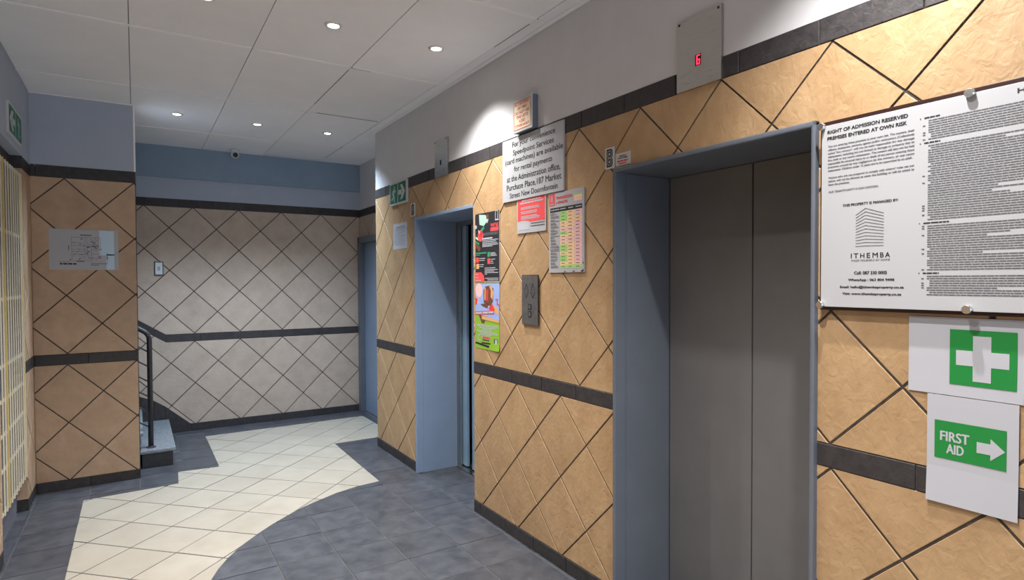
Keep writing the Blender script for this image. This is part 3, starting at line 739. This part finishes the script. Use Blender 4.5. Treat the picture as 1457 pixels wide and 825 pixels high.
# ---- transgression table -----------------------------------------------------------------------------
e = empty('penalty_table', on_right(2.6865, 1.7075)); tag(e, 'white board with a green, orange and pink penalties table', 'sign')
boxes('board', [((-.162, 0, 0), (.162, .458, .007))], 'white', e, None, .001)
z = .0076
flat(e, 'logo_patch', [rect(-.158, .385, -.102, .452)], 'redsign', z)
flat(e, 'logo', stroke([(-.139, .405), (-.139, .435), (-.130, .443), (-.121, .435), (-.121, .405)], .003) + [rect(-.137, .41+.007*k, -.123, .4135+.007*k) for k in range(4)] + [rect(-.15, .392, -.11, .397)], 'white', z+.0006)
text(e, 'lettering', 'TRANSGRESSION', (-.088, .418, .058, .434), 'red', z, .05)
text(e, 'lettering', '& PENALTIES', (-.088, .392, .018, .407), 'red', z, .05)
flat(e, 'header_bar', [rect(-.147, .347, .147, .372)], 'ink', z)
rg = random.Random(11)
flat(e, 'header_print', words(-.14, -.06, .357, .006, rg) + words(-.05, .0, .357, .006, rg) + words(.025, .07, .357, .006, rg) + words(.09, .14, .357, .006, rg), 'white', z+.0006)
flat(e, 'legend', [rect(.075, .425, .145, .432)], 'green_cell', z); flat(e, 'legend', [rect(.075, .408, .145, .424)], 'orange_cell', z); flat(e, 'legend', [rect(.075, .392, .145, .407)], 'pink', z)
cg, co, cp, tx = [], [], [], []
n = 17; rh = .322/n
pat = ['gop', 'gop', 'goo', 'oop', 'oop', 'ppp', 'gop', 'oop', 'PPP', 'oop', 'gop', 'gop', 'oop', 'gop', 'gop', 'oop', 'ggg']
for r, pt in enumerate(pat):
    y1 = .346-r*rh; y0 = y1-rh+.001
    for c, (xa, xb_) in enumerate(((-.052, .012), (.013, .078), (.079, .147))):
        {'g': cg, 'o': co, 'p': cp, 'P': cp}[pt[c]].append(rect(xa, y0, xb_, y1))
        tx += words(xa+.012, xa+.045, (y0+y1)/2-.002, .0035, rg)
    for k in (0, 1): tx += words(-.145, -.058, y1-.007-.008*k, .0035, rg, rg.uniform(.4, 1))
flats(e, 'green_cells', cg, 'green_cell', z); flats(e, 'orange_cells', co, 'orange_cell', z); flats(e, 'pink_cells', cp, 'pink', z)
flat(e, 'small_print', tx, 'inkgrey', z+.0006)
flat(e, 'torn_marks', [[(-.02, 0), (-.005, .012), (-.002, .004)], [(.06, .0), (.075, .013), (.078, .004)], [(.13, .004), (.158, .018), (.155, .004)], [(.148, .05), (.158, .045), (.156, .058)]], 'dark_print', z+.0006)

# ---- black poster and green poster beside the far lift ---------------------------------------------------
e = empty('black_poster', on_right(3.588, 1.6535)); tag(e, 'black poster with red and green figure right of the far lift', 'poster')
HB = .48; WB = .345
sheet(e, 'sheet', WB, HB, 'dark_print', .002)
def pb(u, v): return ((u-52)/262*WB-WB/2, (785-v)/720*HB)
z = .0026
flats(e, 'paper_border', [rect(-WB/2, 0, -WB/2+.006, HB), rect(WB/2-.005, 0, WB/2, HB), rect(-WB/2, 0, WB/2, .006)], 'paper', z)
flats(e, 'mint_shape', [[pb(100, 75), pb(170, 90), pb(200, 140), pb(150, 200), pb(105, 180)], [pb(60, 300), pb(95, 320), pb(90, 345), pb(60, 320)]], 'mint_print', z)
flats(e, 'green_shape', [[pb(115, 240), pb(150, 200), pb(158, 225), pb(125, 270)], [pb(60, 345), pb(105, 375), pb(95, 395), pb(58, 365)], rect(*pb(62, 487), *pb(180, 473)), rect(*pb(62, 504), *pb(112, 496)), rect(*pb(190, 525), *pb(217, 475))], 'green_print', z+.0004)
flats(e, 'red_shape', [disc(*pb(115, 300), .04, 16), [pb(120, 250), pb(140, 270), pb(130, 320), pb(100, 300)], rect(*pb(222, 265), *pb(302, 228)), rect(*pb(65, 578), *pb(97, 525)), rect(*pb(190, 597), *pb(217, 540)), [pb(52, 782), pb(52, 682), pb(120, 680), pb(150, 715), pb(158, 782)]], 'redsign', z+.0004)
flat(e, 'tan_shape', [rect(*pb(68, 645), *pb(98, 590))], 'tan_print', z+.0004)
flats(e, 'brown_shape', [disc(*pb(72, 400), .022, 14), disc(*pb(98, 430), .022, 14), disc(*pb(190, 110), .018, 14)], 'brown_print', z+.0004)
flats(e, 'white_shape', [[pb(175, 150), pb(205, 132), pb(190, 180)], [pb(90, 235), pb(115, 255), pb(98, 275)], disc(*pb(66, 200), .014, 12)], 'paper', z+.0008)
flat(e, 'building_mark', stroke([pb(273, 150), pb(273, 75), pb(285, 60), pb(297, 75), pb(297, 150)], .006) + [rect(*pb(268, 162), *pb(305, 150))], 'paper', z+.0008)
text(e, 'lettering', "WE'RE", (*pb(224, 222), *pb(302, 186)), 'redsign', z+.0008, .05)
rg = random.Random(13); L = words(pb(135, 0)[0], pb(245, 0)[0], pb(0, 340)[1], .010, rg)
for v, a, b in ((355, 135, 300), (372, 135, 280), (390, 135, 290), (405, 135, 300), (418, 135, 240), (490, 222, 270), (503, 222, 280), (517, 222, 285), (540, 102, 165), (560, 102, 160), (555, 222, 270), (575, 222, 250), (595, 222, 255), (605, 102, 150), (625, 102, 145), (642, 160, 270), (660, 160, 295), (675, 160, 260), (690, 160, 300), (705, 160, 190), (748, 165, 300), (765, 190, 300), (705, 62, 90), (740, 62, 90), (770, 62, 120)):
    L += words(pb(a, 0)[0], pb(b, 0)[0], pb(0, v)[1], .005, rg)
flat(e, 'small_print', L, 'paper', z+.0009)
flat(e, 'grey_title', words(pb(148, 0)[0], pb(305, 0)[0], pb(0, 305)[1], .022, rg, 1, (.8, 1.2)), 'inkgrey', z+.0004)
e = empty('green_poster', on_right(3.592, 1.187)); tag(e, 'food poster with lime green lower half under the black poster', 'poster')
HG = .46; WG = .335
sheet(e, 'sheet', WG, HG, 'lime', .002, lambda u, v: .012*max(0, .12-v)*max(0, u-.5)*8)
def pg(u, v): return ((u-58)/248*WG-WG/2, (785-v)/735*HG)
z = .0027
flat(e, 'sky_field', [[pb2 for pb2 in (pg(60, 400), pg(304, 470), pg(310, 55), pg(60, 62))]], 'skyprint', z)
flats(e, 'pink_cloud', [disc(*pg(100, 130), .05, 16), disc(*pg(75, 250), .025, 14)], 'pink', z+.0004)
flats(e, 'brown_food', [[pg(150, 270), pg(148, 130), pg(170, 85), pg(215, 75), pg(250, 110), pg(245, 250), pg(215, 300)], [pg(95, 400), pg(180, 420), pg(150, 500), pg(125, 490)], [pg(115, 285), pg(200, 270), pg(190, 330), pg(140, 310)]], 'brown_print', z+.0006)
flats(e, 'tan_food', [[pg(205, 80), pg(232, 85), pg(250, 150), pg(240, 230), pg(222, 200), pg(225, 130)], [pg(240, 280), pg(300, 330), pg(300, 400), pg(250, 350)], [pg(160, 105), pg(172, 100), pg(170, 240), pg(158, 235)]], 'tan_print', z+.0009)
flats(e, 'red_food', [[pg(178, 120), pg(198, 125), pg(195, 250), pg(178, 240)], [pg(200, 330), pg(235, 270), pg(265, 340), pg(230, 360)], [pg(60, 205), pg(88, 230), pg(78, 290), pg(60, 290)]] + stroke([pg(270, 230), pg(290, 225), pg(285, 275), pg(310, 290)], .008), 'red', z+.0011)
flat(e, 'red_banner', [[pg(60, 408), pg(60, 372), pg(258, 345), pg(258, 385)]], 'red', z+.0014)
flat(e, 'orange_banner', [[pg(130, 452), pg(130, 412), pg(302, 448), pg(302, 478)]], 'tan_print', z+.0014)
flat(e, 'banner_print', [[pg(66, 400), pg(66, 380), pg(135, 371), pg(135, 391)], [pg(142, 390), pg(142, 370), pg(195, 363), pg(195, 383)], [pg(200, 381), pg(200, 361), pg(250, 354), pg(250, 374)]] + [rect(*pg(165, 418), *pg(190, 402))], 'paper', z+.0018)
rg = random.Random(17); L = []
for v, a, b in ((520, 70, 290), (535, 75, 295), (550, 100, 270), (565, 130, 235), (585, 75, 230), (600, 80, 290), (615, 110, 290), (630, 130, 230)): L += words(pg(a, 0)[0], pg(b, 0)[0], pg(0, v)[1], .0055, rg)
flat(e, 'small_print', L + stroke([pg(115, 625), pg(88, 640), pg(88, 690), pg(112, 690)], .008) + [rect(*pg(130, 668), *pg(215, 640)), rect(*pg(262, 745), *pg(285, 660))], 'paper', z)
flats(e, 'dark_print', [rect(*pg(252, 755), *pg(290, 655)), [pg(58, 735), pg(58, 715), pg(306, 755), pg(306, 783), pg(200, 765)], rect(*pg(135, 690), *pg(205, 678)), rect(*pg(125, 725), *pg(220, 708))], 'dark_print', z-.0003)
flat(e, 'red_stamp', [rect(*pg(135, 665), *pg(212, 644))], 'red', z+.0004)

# ---- call panel ------------------------------------------------------------------------------------------
e = empty('lift_call_panel', on_right(3.0425, 1.393)); tag(e, 'grey metal lift call panel with up and down arrows between the lifts', 'call panel')
HP, WP = .301, .172
boxes('back_box', [((-WP/2-.006, 0, -.002), (WP/2-.01, HP+.004, .010))], 'dark', e)
boxes('plate', [((-WP/2, 0, .010), (WP/2, HP, .016))], 'callplate', e, None, .002)
A = []
for cx in (-.033, .038):
    for A in (stroke([(cx-.02, .21), (cx, .25), (cx+.02, .21)], .005), stroke([(cx-.02, .20), (cx, .165), (cx+.02, .20)], .005)): flat(e, 'arrow_mark', A, 'ink', .0166)
for y0, y1 in ((.093, .128), (.047, .083)):
    b_ = boxes('button', [((-.013, y0, .0155), (.022, y1, .0185))], 'dark', e, None, .001)
    boxes('button_face', [((-.007, y0+.006, .018), (.016, y1-.006, .0195))], 'callplate', b_)

# ---- admission notice board ------------------------------------------------------------------------------------
e = empty('admission_board', on_right(.752, 1.556, -.002)); tag(e, 'large white admission rules board with steel studs on a dark backing', 'notice board')
hw = .452; HT = .652
boxes('backing', [((-hw, 0, 0), (hw, HT, .012))], 'backboard', e, None, .002)
boxes('panel', [((-hw+.014, .012, .026), (hw-.014, HT-.018, .030))], 'white', e, None, .001)
for sx_ in (-.436, 0, .436):
    for sy_ in (.018, .633):
        bm = bmesh.new(); lathe(bm, [(.0115, .030), (.0125, .031), (.0125, .043), (.011, .045), (0, .0452)], (sx_, sy_), 24)
        sd = bm_obj('stud', bm, 'alu', e)
        bm = bmesh.new(); bmesh.ops.create_cone(bm, cap_ends=True, segments=12, radius1=.006, radius2=.006, depth=.02, matrix=Matrix.Translation((sx_, sy_, .016)))
        bm_obj('spacer', bm, 'alu', sd)
z = .0307
# board coordinates from y (m along wall) : x = .752 - y
for t, xb_, yy in (('RIGHT OF ADMISSION RESERVED', -.164, .604), ('PREMISES ENTERED AT OWN RISK', -.167, .582)): text(e, 'heading', t, (-.417, yy, xb_, yy+.0112), 'ink', z, .07)
B1 = ['You are entering these premises at your own risk. The owners, their', 'officers, employees, servants, agents and/or contractors (Collectively', 'called "the owners", will not be held responsible for any damage', 'whatsoever, including but not limited to damage to property due to', 'fire, theft or any reason whatsoever. The owners will also not be held', 'responsible for personal injury to or death of any person entering these', 'premises caused by any negligence by the owners, or any cause', 'whatsoever. Children under 12 years are to be supervised by an adult.']
for i, t in enumerate(B1): text(e, 'lettering', t, (-.415, .556-i*.0118, -.145 if i < 7 else -.15, .556-i*.0118+.0082), 'inkgrey', z, .05)
B2 = ["Visitors who are not prepared to comply with visitors' rules set out", 'below, will not be allowed to enter the building or will be asked to', 'leave the premises.']
for i, t in enumerate(B2): text(e, 'lettering', t, (-.413, .449-i*.0118, (-.145, -.145, -.341)[i], .449-i*.0118+.0082), 'inkgrey', z, .05)
text(e, 'lettering', "OUR TENANT'S SAFETY IS OUR CONCERN.", (-.412, .402, -.249, .4085), 'inkgrey', z, .05)
text(e, 'lettering', 'THIS PROPERTY IS MANAGED BY:', (-.363, .350, -.189, .3578), 'ink', z, .07)
LG = []
for k in range(12):
    f = k/11.; pk = .019*(1-f)+.0005; yl = .318-.1035*f
    LG += stroke([(-.319, yl), (-.2885, yl+pk), (-.232, yl-.001)], .0019)
flat(e, 'building_logo', LG, 'inkgrey', z)
for ch, xa, xb_ in (('I', -.3345, -.3320), ('T', -.325, -.3105), ('H', -.304, -.291), ('E', -.283, -.2725), ('M', -.265, -.249), ('B', -.2415, -.231), ('A', -.2265, -.212)): text(e, 'letter', ch, (xa, .176, xb_, .1915), 'ink', z, .025)
text(e, 'lettering', 'MAKE YOURSELF AT HOME', (-.333, .1650, -.212, .1705), 'inkgrey', z, .04)
for t, y_, a, b in (('Call: 087 330 0005', .1235, -.323, -.221), ('WhatsApp : 063 804 9498', .0995, -.343, -.199), ('Email: hello@ithembaproperty.co.za', .0760, -.370, -.171), ('Visit: www.ithembaproperty.co.za', .0535, -.362, -.178)):
    text(e, 'lettering', t, (a, y_-.0015, b, y_+.0085), 'ink', z, .06)
text(e, 'heading', 'House Rules', (.108, .606, .25, .618), 'ink', z, .07, 'LEFT')
rg = random.Random(21); head, body, num = [], [], []
y_ = .588
for sec, nl in enumerate((9, 33, 20, 9)):
    head += words(-.118, rg.choice((-.075, -.05, -.01)), y_, .0042, rg, 1, (3, 8)); num.append(rect(-.13, y_, -.127, y_+.004)); y_ -= .009
    for k in range(nl):
        if y_ < .047: break
        ind = rg.choice((-.107, -.107, -.107, -.1)); end = rg.choice((.42, .42, .41, .40, rg.uniform(0, .4), rg.uniform(-.05, .3)))
        body += words(ind, end, y_, .0033, rg, 1., (3, 10))
        if rg.random() < .3: num.append(rect(-.122, y_, -.115, y_+.0035))
        y_ -= .0069
    y_ -= .004
flat(e, 'rule_headings', head, 'ink', z); flat(e, 'rule_print', body, 'inkgrey', z); flat(e, 'rule_numbers', num, 'inkgrey', z)

# ---- first aid papers ---------------------------------------------------------------------------------------------
e = empty('first_aid_cross', on_right(.775, 1.315)); tag(e, 'white paper with green first aid cross under the admission board', 'paper sign')
sheet(e, 'sheet', .290, .232, 'paper', .001, lambda u, v: .002+.004*max(0, .3-v))
ga = dict()
flat(e, 'green_square', [rect(-.0325, .035, .129, .1975)], 'aid_green', .0048)
cxx, cyy = .048, .115
flat(e, 'white_cross', [rect(cxx-.064, cyy-.022, cxx+.064, cyy+.022), rect(cxx-.022, cyy-.066, cxx+.022, cyy-.022), rect(cxx-.022, cyy+.022, cxx+.022, cyy+.066)], 'paper', .0053)
e = empty('first_aid_arrow', on_right(.7525, .988)); tag(e, 'white paper with green FIRST AID arrow panel hanging below the cross', 'paper sign')
sheet(e, 'sheet', .226, .325, 'paper', .001, lambda u, v: .004+.018*max(0, .33-v)*(1-.5*u), 12)
flat(e, 'green_panel', [rect(-.092, .135, .086, .2485)], 'aid_green', .0062)
text(e, 'lettering', 'FIRST', (-.076, .189, -.003, .2175), 'paper', .0068, .04)
text(e, 'lettering', 'AID', (-.0595, .1535, -.0165, .181), 'paper', .0068, .04)
ax = .016
flat(e, 'arrow', [rect(ax, .172, ax+.033, .2035), [(ax+.033, .156), (ax+.067, .1885), (ax+.033, .219)]], 'paper', .0068)

# ---- cream gate --------------------------------------------------------------------------------------------------------
e = empty('security_gate', on_left(5.075, .25, XL-.006)); tag(e, 'cream barred security gate in the left wall recess', 'gate')
GW, GH = .985, 2.195
xs_ = [GW/2-.085-.0865*k for k in range(10)]
first = None
for x in xs_:
    if first is None: first = boxes('bar', [((-.011, 0, -.0025), (.011, GH, .0025))], 'gate', e, Matrix.Translation((x, 0, 0)))
    else:
        o = first.copy(); COL.objects.link(o); o.matrix_basis = Matrix.Translation((x, 0, 0))
for sx_ in (-1, 1):
    boxes('stile', [((sx_*GW/2-.012, 0, -.003), (sx_*GW/2+.004, GH, .004))], 'gate', e)
    boxes('inner_stile', [((sx_*(GW/2-.03)-.016, .02, -.004), (sx_*(GW/2-.03)+.016, GH-.02, .0))], 'gate_gold', e)
boxes('middle_stile', [((-.225, 0, -.004), (-.195, GH, .004))], 'gate_gold', e)
for z_ in (.0, .26, .47, .68, .89, 1.30, 1.73, GH-.02):
    boxes('cross_bar', [((-GW/2, z_, -.010), (GW/2, z_+.022, -.004))], 'gate', e)

# ---- stairs and rail --------------------------------------------------------------------------------------------------
st = empty('stairs', Matrix.Translation((-1.77, 6.25, 0))); tag(st, 'grey stone stair flight rising left behind the tiled pier', 'stairs')
RUN, RIS, n = .25, .162, 6
for k in range(n):
    x1 = -k*RUN; zt = (k+1)*RIS
    boxes('tread', [((x1-RUN-.03, -.005 if k == 0 else .005, zt-.034), (x1+.012, YB-6.25-.013, zt))], 'tread', st, None, .010)
    boxes('riser', [((x1-RUN*1.0, .012, max(0, zt-RIS)-.0), (x1-.012, YB-6.25-.013, zt-.034))], 'riser', st)
rl = empty('stair_rail', Matrix.Translation((-1.95, 6.35, RIS))); tag(rl, 'black tubular stair rail with thin bars behind the pier', 'railing')
bm = bmesh.new()
zt = 1.135-RIS
pts = [(0, 0, 0), (0, 0, zt)] + [(-.075+.075*math.cos(a), 0, zt+.095*math.sin(a)) for a in [PI/2*i/6*.62 for i in range(1, 7)]]
d = Vector((-1, 0, SL)); lp = Vector(pts[-1]); pts += [tuple(lp+d*.1*i) for i in (1, 4, 9, 12)]
tube(bm, pts, .0215, 14); bm_obj('handrail', bm, 'rail', rl, None, True)
bm = bmesh.new(); lathe(bm, [(.04, 0), (.04, .006), (.024, .01), (.022, .02)], (0, 0), 18); bm_obj('base_plate', bm, 'rail', rl)
for zz in (1.035, .902, .765, .628, .488, .352):
    bm = bmesh.new(); z_ = zz-RIS; tube(bm, [(-.0, 0, z_-.01), (-1.2, 0, z_+1.2*SL)], .0065, 8); bm_obj('bar', bm, 'rail_bar', rl, None, True)
bm = bmesh.new(); tube(bm, [(-.95, 0, .62), (-.95, 0, 1.08+.95*SL)], .018, 12); bm_obj('post', bm, 'rail', rl, None, True)
